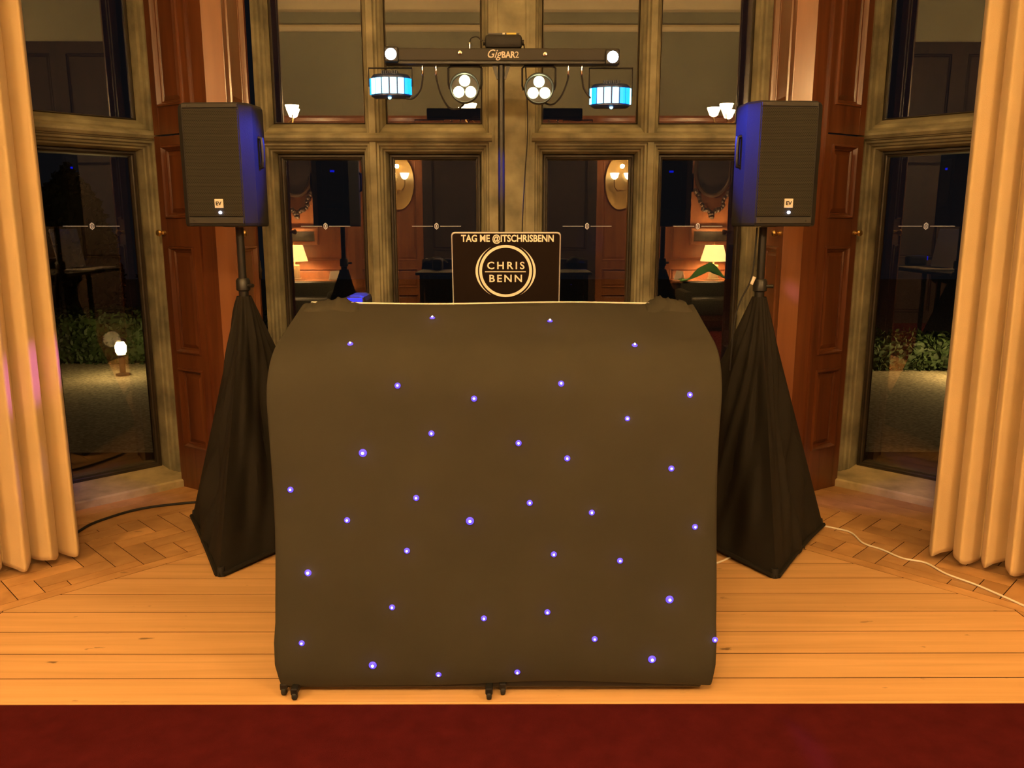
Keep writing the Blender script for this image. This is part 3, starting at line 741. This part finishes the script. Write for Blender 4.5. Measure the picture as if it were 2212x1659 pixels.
# derby lights
def derby(px_, py_, bright):
    c = G(px_, py_); R_ = .086; Hh = .040
    arc = lambda r, z, n=18: [Vector((c.x+r*math.cos(PI+PI*k/n), .03+r*.62*math.sin(PI+PI*k/n), z)) for k in range(n+1)]
    m = MB(); m.loops([arc(R_*.80,c.z-Hh-.010), arc(R_,c.z-Hh), arc(R_,c.z+Hh), arc(R_*.9,c.z+Hh+.010)], True, True, True); h = m.build('derby_housing', M['derby_house'], bar)
    for k in range(8):
        a0, a1 = PI+PI*(k+.10)/8, PI+PI*(k+.90)/8
        lo = []
        for z in (c.z-Hh*.82, c.z+Hh*.82):
            lo.append([Vector((c.x+(R_+e)*math.cos(a), .03+(R_+e)*.62*math.sin(a), z)) for a, e in ((a0,.001),(a0,.005),((a0+a1)/2,.007),(a1,.005),(a1,.001))])
        m = MB(); m.loops(lo, True, True, True); m.build('lens', M['derby_white' if k in bright else 'derby_lens'], h)
    for k in range(9):
        m = MB(); x = c.x-.032+.008*k; m.bbox((x-.0025,-.018,c.z+Hh+.006), (x+.0025,.01,c.z+Hh+.022), .001); m.build('cooling_fin', M['derby_house'], h)
    m = MB(); m.tube([(c.x-.094,.02,c.z),(c.x-.094,.02,zb-.02),(c.x+.094,.02,zb-.02),(c.x+.094,.02,c.z)], .004, 6); m.build('yoke', M['black'], h)
    m = MB(); m.lathe([(.002,-.006),(.007,-.003),(.008,.004)], 10, (c.x,-.02,c.z-Hh-.012)); m.build('laser_port', M['derby_white'], h, True)
    return c
dc1 = derby(843,186,(1,2,3,4,5)); dc2 = derby(1320,207,(0,2,3,4,7))
# connectors and leads
def lead(pts, r=.0042, name='lead', par_=None):
    P = [Vector(p) for p in pts]; out = []
    for i in range(len(P)-1):
        p0, p1, p2, p3 = P[max(i-1,0)], P[i], P[i+1], P[min(i+2,len(P)-1)]
        for k in range(8):
            t = k/8; out.append(.5*((2*p1)+(p2-p0)*t+(2*p0-5*p1+4*p2-p3)*t*t+(3*p1-p0-3*p2+p3)*t**3))
    out.append(P[-1]); m = MB(); m.tube(out, r, 7); return m
for (x_, ends) in ((913, [(913,170),(908,195),(893,212),(878,213)]), (942, [(944,175),(953,205),(970,232),(990,235),(1003,224)]), (1228, [(1226,175),(1214,205),(1200,222),(1188,226),(1178,222)]), (1257, [(1258,170),(1261,190),(1270,205),(1276,212)])):
    p = G(x_, 146)
    m = MB(); m.lathe([(.0035,-.022),(.0055,-.018),(.0055,.004),(.0075,.006),(.0075,.012),(.005,.014),(.005,.022)], 12, (p.x,0,zb-.032)); cn = m.build('connector', M['chrome'], bar, True)
    lead([(p.x,0,zb-.05)]+[(G(*e).x, .0, G(*e).z) for e in ends]).build('lead', M['rubber'], cn, True)
p = G(1015,96); m = MB(); m.lathe([(.005,-.016),(.0055,.004),(.0075,.006),(.0075,.010),(.004,.014)], 12, (p.x,0,b0.z+.016)); cn = m.build('connector', M['chrome'], bar, True)
lead([(p.x,0,b0.z+.028),(p.x+.006,0,b0.z+.045),(p.x+.03,0,b0.z+.052),(p.x+.055,0,b0.z+.036),(p.x+.075,0,b0.z+.034)], .003).build('lead', M['rubber'], cn, True)
# power supply on top of the bar
p0, p1 = G(1048,74), G(1128,103)
ps = thing('power_supply', 'black power supply box with a yellow sticker lying on the lighting bar', 'power supply', (gx, GY, b0.z))
m = MB(); m.bbox((p0.x,-.03,.0005), (p1.x,.03,.058), .016); bx_ = m.build('case', M['blackpl'], ps, True)
m = MB(); m.box((p0.x+.012,-.012,.0578), (p1.x-.012,.02,.064)); m.build('lid', M['black'], ps)
m = MB(); m.box((p0.x+.092,-.0135,.0585), (p0.x+.134,.016,.0652)); m.build('sticker', M['yellow'], ps)
m = MB(); m.box((p0.x+.075,-.0135,.0585), (p0.x+.086,.016,.0652)); m.build('sticker', M['vinyl'], ps)
for x in (p0.x, p1.x):
    m = MB(); m.lathe([(.012,-.008),(.012,.008)], 12, (x,0,.028), 'x'); m.build('end_plug', M['black'], ps)
# cable from the power supply hanging behind the pole
pts = [at(1132,95,GY+.05), at(1136,150,GY+.07), at(1140,280,GY+.09), at(1134,380,GY+.1), at(1128,500,GY+.1), at(1126,640,GY+.1)]
q_ = pts[-1].copy(); q_.z = .55; q2 = q_.copy(); q2.z = .01; q2.y += .05
m = lead([(p.x, p.y, p.z) for p in pts]+[tuple(q_), tuple(q2)], .0028)
tag(m.build('power_cable', M['rubber'], None, True), 'thin black cable hanging from the lighting bar down behind the laptop', 'cable')

# ------------------------------------------------------------------ cables on the floor and stand
def fpt(px_, py_):
    v = (py_-829.5)/F_PX; dn = math.sin(PITCH)+v*math.cos(PITCH); fw = math.cos(PITCH)-v*math.sin(PITCH)
    return at(px_, py_, CAM_H*fw/dn)
def floor_cable(pix, r, mat, label):
    P = [fpt(*p) for p in pix]; m = lead([(p.x, p.y, r+.0005) for p in P], r)
    return tag(m.build('floor_cable', mat, None, True), label, 'cable')
floor_cable([(150,1165),(190,1138),(230,1122),(290,1104),(350,1094),(430,1086),(470,1084)], .006, M['rubber'], 'black cable curving across the floor past the cream curtain to the draped stand')
floor_cable([(1770,1137),(1795,1142),(1838,1153),(1865,1176),(1905,1190),(1950,1209),(2000,1219),(2045,1243),(2110,1267),(2170,1293),(2212,1312),(2260,1335)], .0042, M['white'], 'white cable winding across the oak floor away from the draped stand')
floor_cable([(1540,1222),(1556,1216),(1568,1211),(1590,1200)], .004, M['white'], 'short length of white cable between the booth and the draped stand')
pts = [at(1636,492,3.46), at(1630,560,3.44), at(1622,606,3.43), at(1600,650,3.43), at(1588,690,3.43), at(1580,760,3.43), at(1577,800,3.44)]
m = lead([tuple(p) for p in pts], .0035); oc = thing('hanging_cable', 'thin cable with an inline connector hanging from the loudspeaker beside the pole', 'cable', (0,0,0))
m.build('lead', M['rubber'], oc, True)
a_, b_ = at(1630,598,3.43), at(1623,614,3.43); m = MB(); m.tube([a_, b_], .008, 8); m.build('connector', M['greytext'], oc, True)

# ------------------------------------------------------------------ lights given off by the bar
def lamp(name, kind, loc, col, e, parent=None, r=.05, target=None, spot=None, blend=.4):
    l = bpy.data.lights.new(name, kind); l.color = col; l.energy = e
    l.shadow_soft_size = r
    if spot: l.spot_size = math.radians(spot); l.spot_blend = blend
    o = bpy.data.objects.new(name, l); C.objects.link(o); o.location = loc
    if target is not None: o.rotation_euler = (Vector(target)-Vector(loc)).to_track_quat('-Z', 'Y').to_euler()
    if parent:
        o.parent = parent; o.matrix_parent_inverse = Matrix.Translation(parent.location).inverted()
    return o
w_ = lambda c, dy=0: Vector((c.x+gx, GY+dy, c.z))
BLUE = (.03,.06,1.0)
for c, sg in ((dc1, -1), (dc2, 1)):
    lamp('derby_glow', 'SPOT', w_(c, -.12), BLUE, 80, None, .03, (sg*1.02, 3.32, 1.66), 42, .6)
    lamp('derby_glow', 'SPOT', w_(c, -.12), BLUE, 60, None, .03, (-.034, 3.70, 1.62), 16, .6)
lamp('derby_beam', 'SPOT', w_(dc1, -.12), BLUE, 120, None, .02, (-.55, 2.9, 1.12), 7)
lamp('derby_beam', 'SPOT', w_(dc2, -.12), BLUE, 120, None, .02, (.55, 2.9, 1.13), 8)
lamp('derby_beam', 'SPOT', w_(dc2, -.12), (.75,.15,1.0), 260, None, .02, (-2.05, 3.15, .75), 6, .9)
lamp('derby_beam', 'SPOT', w_(dc2, -.12), (.35,.15,1.0), 100, None, .02, (1.42, 4.06, 1.08), 3.5, .9)
for (tx, ty, tz, col) in ((-3.2,YR,1.4,BLUE), (3.4,YR,1.0,BLUE), (-5.4,-1.0,1.2,(.05,.8,.15)), (5.4,-.4,1.1,BLUE), (5.4,.3,1.5,BLUE), (1.2,YR,1.2,(.1,.1,1)), (-5.4,.4,.7,BLUE), (-1.0,YR,.6,(.05,.7,.1))):
    src = dc1 if tx < 0 else dc2
    lamp('derby_beam', 'SPOT', w_(src, -.12), col, 200, None, .02, (tx,ty,tz), 4, .3)

# ------------------------------------------------------------------ the room behind: chandeliers, sconces, consoles, lamps
def chandelier():
    r = thing('chandelier', 'brass chandelier with upturned glowing glass cups', 'chandelier', (0,0,0), 0, 'chandeliers down the room')
    zc = 2.58
    m = MB(); m.tube([(0,0,ZC),(0,0,3.0)], .008, 8); m.build('stem', M['brass'], r, True)
    m = MB(); m.lathe([(.07,ZC-.03),(.09,ZC-.005),(.09,ZC)], 16); m.build('ceiling_rose', M['brass'], r, True)
    m = MB(); m.lathe([(.006,3.05),(.03,3.0),(.02,2.9),(.05,2.78),(.03,2.68),(.045,2.60),(.02,2.52),(.004,2.48)], 16); m.build('body', M['brass'], r, True)
    for k in range(6):
        a = k*PI/3+.3; d = Vector((math.cos(a), math.sin(a), 0))
        m = MB(); m.tube([d*.03+Vector((0,0,2.60)), d*.12+Vector((0,0,2.53)), d*.22+Vector((0,0,2.53)), d*.29+Vector((0,0,2.58)), d*.30+Vector((0,0,2.63))], .007, 6); ar = m.build('arm', M['brass'], r, True)
        c = d*.30
        m = MB(); m.lathe([(.018,2.635),(.045,2.65),(.060,2.69),(.078,2.73),(.074,2.73),(.055,2.692),(.04,2.657),(.001,2.645)], 14, (c.x,c.y,0)); m.build('glass_cup', M['chand_cup'], ar, True)
    return r
ch0 = chandelier()
for i, (x, yy, lab) in enumerate(((2.62,-.4,'on the side of the armchair with the green-lit cloth'), (-2.72,-.4,'on the side of the armchair without a cloth'), (-.22,-.4,'hanging between the two other chandeliers'))):
    ch = ch0 if i == 0 else copy_tree(ch0)
    ch.location = (x, yy, 0); ch['label'] = 'brass chandelier with glowing cups ' + lab
def sconce(x):
    r = thing('wall_sconce', 'gilt oval wall sconce with a lit glass cup, beside the dark doors', 'wall lamp', (x, YR, 2.05), 0, 'sconces beside the doors')
    m = MB(); m.lathe([(.001,.045),(.15,.05),(.19,.05),(.22,.06),(.23,.045),(.23,.03)], 32, (0,0,-.02), 'y', 1, 1.75); m.build('back_plate', M['brass_dull'], r, True)
    for s in (-1, 1):
        m = MB(); m.tube([(0,.06,-.12),(s*.05,.12,-.14),(s*.10,.15,-.08),(s*.10,.15,.02)], .008, 6); ar = m.build('arm', M['brass'], r, True)
        m = MB(); m.lathe([(.015,.02),(.045,.04),(.062,.085),(.07,.11),(.065,.11),(.05,.08),(.001,.045)], 14, (s*.10,.15,0)); m.build('glass_cup', M['cup'], ar, True)
    lamp('sconce_light', 'POINT', (x, YR+.22, 2.25), WARM, 14, None, .03)
    return r
for x in (-1.62, 1.62): sconce(x)
def console(x, lamp_dx, label):
    r = thing('console_table', 'dark console table behind the ' + label, 'table', (x, YR+.33, 0), 0, 'console tables along the rear wall')
    m = MB(); m.bbox((-.66,-.22,.60), (.66,.22,.635), .008); m.build('table_top', M['panel_rear'], r)
    m = MB(); m.bbox((-.60,-.19,.50), (.60,.19,.60), .004); m.build('apron', M['door_dark'], r)
    for a in (-.57,.57):
        for b in (-.16,.16):
            m = MB(); m.lathe([(.022,0),(.03,.05),(.02,.12),(.032,.30),(.024,.45),(.03,.50)], 10, (a,b,0)); m.build('leg', M['door_dark'], r, True)
    t = thing('table_lamp', 'lit pleated cream table lamp on the console behind the ' + label, 'lamp', (x+lamp_dx, YR+.33, .635), 0, 'table lamps on the consoles')
    m = MB(); m.bbox((-.075,-.075,0), (.075,.075,.03), .006); m.bbox((-.062,-.062,.03), (.062,.062,.22), .015); m.tube([(0,0,.21),(0,0,.30)], .012, 8); m.build('base', M['cream_cer'], t)
    m = MB(); n = 72
    ring = lambda rr, z: [Vector(((rr+.004*(k % 2))*math.cos(2*PI*k/n), (rr+.004*(k % 2))*math.sin(2*PI*k/n), z)) for k in range(n)]
    m.loops([ring(.19,.27), ring(.125,.50)]); m.build('shade', M['shade'], t)
    m = MB(); m.lathe([(.003,.48),(.008,.52),(.004,.54)], 8); m.build('finial', M['brass'], t, True)
    lamp('table_lamp_light', 'POINT', (x+lamp_dx, YR+.33, .635+.36), WARM, LAMP_W, None, .05)
    for sx in (-.52, .50):
        m = MB(); m.add([(-.09,-.04,0),(.09,-.04,0),(.09,.0,.13),(-.09,0,.13),(.09,.04,0),(-.09,.04,0)], [(0,1,2,3),(3,2,4,5)])
        o = m.build('tent_card', M['vinyl']); o.location = (x+sx, YR+.33, .6355); o.rotation_euler = (0,0,1.2 if sx < 0 else -1.0)
        md = o.modifiers.new('t', 'SOLIDIFY'); md.thickness = .003
        tag(o, 'folded card on the console behind the ' + label, 'card', 'folded cards on the consoles')
    # carved oval looking-glass above
    g = thing('carved_mirror', 'dark carved oval mirror above the console behind the ' + label, 'mirror', (x+lamp_dx, YR+.03, 2.1), 0, 'carved mirrors on the rear wall')
    m = MB(); m.lathe([(.001,.015),(.235,.018)], 36, (0,0,.12), 'y', 1, 1.5); m.build('looking_glass', M['door_dark'], g)
    m = MB(); n = 48
    m.loops([[Vector(((.255+r_*math.cos(b))*math.cos(a), .03+r_*math.sin(b), .12+(.375+r_*math.cos(b))*math.sin(a))) for a in [2*PI*k/n for k in range(n)]] for b, r_ in [(2*PI*j/8, .03) for j in range(9)]]); m.build('oval_frame', M['carved'], g, True)
    rnd = random.Random(3)
    for k in range(34):
        s_ = -1 if k % 2 else 1; t_ = (k//2)/16
        xx = s_*(.31-.30*t_**.8)*(1 if t_ < .96 else .2); zz = -.18-.40*t_+.05*math.sin(t_*9)
        m = MB(); rr = .026+.014*rnd.random(); m.lathe([(.002,-rr),(rr*.8,-rr*.5),(rr,0),(rr*.8,rr*.5),(.002,rr)], 7, (xx+rnd.uniform(-.015,.015), .04, zz), 'y'); m.build('carved_leaf', M['carved'], g, True)
    # small framed relief behind the lamp
    f = thing('relief_panel', 'small framed relief on the wall above the console behind the ' + label, 'picture', (x+lamp_dx, YR+.02, 1.15), 0, 'framed reliefs behind the lamps')
    m = MB(); fq = Frame2((0, .045), (1,0), (0,-1)); fq.ring(m, -.30, .30, -.02, .24, [(0,.045),(0,.0),(.02,-.012),(.05,-.005),(.06,.02)]); m.build('frame', M['panel_rear'], f)
    m = MB(); m.box((-.24,.02,.04), (.24,.03,.18)); m.build('relief', M['picture'], f)
console(3.0, -.03, 'armchair with the green-lit cloth')
console(-3.05, -.08, 'armchair without a cloth')
def armchair(x, yy, rz, label, cloth):
    r = thing('armchair', label, 'chair', (x, yy, 0), rz, 'armchairs in front of the consoles')
    m = MB(); m.bbox((-.32,-.30,.22), (.32,.32,.44), .05); m.build('seat', M['dark_uph'], r, True)
    m = MB(); m.bbox((-.34,.24,.22), (.34,.38,.64), .05); m.build('backrest', M['dark_uph'], r, True)
    for s in (-1, 1):
        m = MB(); m.bbox((s*.36-.06,-.28,.2), (s*.36+.06,.34,.55), .045); m.build('armrest', M['dark_uph'], r, True)
        for b in (-.24,.28):
            m = MB(); m.lathe([(.014,0),(.024,.2)], 8, (s*.33,b,0)); m.build('leg', M['door_dark'], r, True)
    if cloth:
        t = thing('green_lit_cloth', 'crumpled cloth coloured as lit green by a laser, over the back of an armchair', 'cloth', (x, yy, .655), rz)
        m = MB(); rows = []
        for i in range(15):
            a = i/14
            row = []
            for j in range(11):
                b = j/10; hgt = .27*max(0, 1-abs(a-.45)*2.4)*(.5+.5*math.sin(PI*b))
                row.append(Vector((-.36+.72*a, .22+.18*b, .002+hgt-.10*abs(b-.5)*0+.02*math.sin(a*17+b*5)*(1 if 0 < j < 10 else .2))))
            rows.append(row)
        m.loops(rows, closed=False); o = m.build('cloth', M['green_lit_cloth'], t, True); md = o.modifiers.new('t','SOLIDIFY'); md.thickness = .006; md.offset = 1
armchair(2.75, -1.9, PI, 'dark upholstered armchair with a green-lit cloth over its back', True)
armchair(-2.75, -1.9, PI, 'dark upholstered armchair without any cloth on it', False)

# ------------------------------------------------------------------ garden outside
m = MB(); m.box((-20, 4.78, -.35), (20, 24, -.12)); g_ = m.build('gravel_drive', M['gravel']); g_['kind'] = 'structure'; tag(g_, 'pale gravel drive outside the windows', 'ground')
def hedge(name, x0, x1, y0, y1, h, label, cat='hedge', n=2600, leaf=.035, mat='hedge', cone=False):
    r = thing(name, label, cat, ((x0+x1)/2, (y0+y1)/2, -.12)); rnd = random.Random(int(x0*10))
    wx, wy = (x1-x0)/2, (y1-y0)/2; m = MB(); core = MB()
    if cone:
        prof = [(.05,0),(wx*.9,.1),(wx,h*.35),(wx*.85,h*.6),(wx*.5,h*.85),(.02,h)]
        core.lathe([(rr*.93, z) for rr, z in prof], 18); 
    else: core.bbox((-wx*.98,-wy*.95,0), (wx*.98,wy*.95,h*.96), .06)
    for k in range(n):
        if cone:
            z = h*rnd.random(); a = rnd.random()*2*PI
            for (r0, z0), (r1, z1) in zip(prof[:-1], prof[1:]):
                if z0 <= z <= z1: rr = r0+(r1-r0)*(z-z0)/(z1-z0)
            c = Vector((rr*math.cos(a), rr*math.sin(a), z))
        else:
            f = rnd.random()
            if f < .55: c = Vector((rnd.uniform(-wx,wx), -wy, rnd.uniform(0,h)))
            elif f < .9: c = Vector((rnd.uniform(-wx,wx), rnd.uniform(-wy,wy), h))
            else: c = Vector((rnd.choice((-wx,wx)), rnd.uniform(-wy,wy), rnd.uniform(0,h)))
        c += Vector((rnd.gauss(0,.02), rnd.gauss(0,.02), rnd.gauss(0,.02)))
        u = Vector((rnd.gauss(0,1), rnd.gauss(0,1), rnd.gauss(0,1))).normalized(); v = u.orthogonal().normalized()
        m.add([c-u*leaf, c+v*leaf*.5, c+u*leaf, c-v*leaf*.5], [(0,1,2,3)])
    core.build('core', M[mat], r); o = m.build('foliage', M[mat], r); o['kind'] = 'stuff'
    return r
hedge('clipped_hedge', 2.9, 7.5, 8.55, 9.15, .34, 'low clipped hedge outside the window beside the white cable', 'hedge', 4200)
hedge('shrub_bed', -7.5, -3.0, 9.0, 9.9, .55, 'leafy shrub bed behind the lit garden lamp', 'shrub', 4200)
hedge('yew_tree', -6.85, -5.65, 11.2, 12.4, 2.35, 'broader dark rounded yew outside the window with the garden lamp', 'tree', 1800, .06, 'yew', True)
hedge('yew_tree', -5.3, -4.3, 11.4, 12.4, 2.3, 'narrower dark rounded yew outside the window with the garden lamp', 'tree', 1800, .06, 'yew', True)
gl = thing('garden_lamp', 'small bright garden lamp on the gravel in front of the shrub bed', 'lamp', (-4.02, 8.30, -.12))
m = MB(); m.lathe([(.07,0),(.07,.02),(.03,.03),(.03,.20),(.05,.22)], 14); m.build('base', M['black'], gl, True)
m = MB(); m.lathe([(.035,.22),(.052,.25),(.055,.31),(.035,.35),(.002,.365)], 14); m.build('globe', M['garden_lamp'], gl, True)
m = MB(); m.lathe([(.06,.36),(.055,.375),(.01,.40)], 14); m.build('cap', M['black'], gl, True)
lamp('garden_lamp_light', 'POINT', (-4.02, 8.14, .28), (1.0,.66,.24), 6, None, .08)
added_lamp = copy_tree(gl); added_lamp.location = (4.7, 8.2, -.12); added_lamp['label'] = 'added garden lamp hidden behind the curtain, lighting the gravel by the low clipped hedge'  # added lamp, unseen behind the curtain, to brighten the gravel on this side
lamp('garden_lamp_light', 'POINT', (4.7, 8.04, .28), (1.0,.66,.24), 24, None, .08)  # light of the added lamp
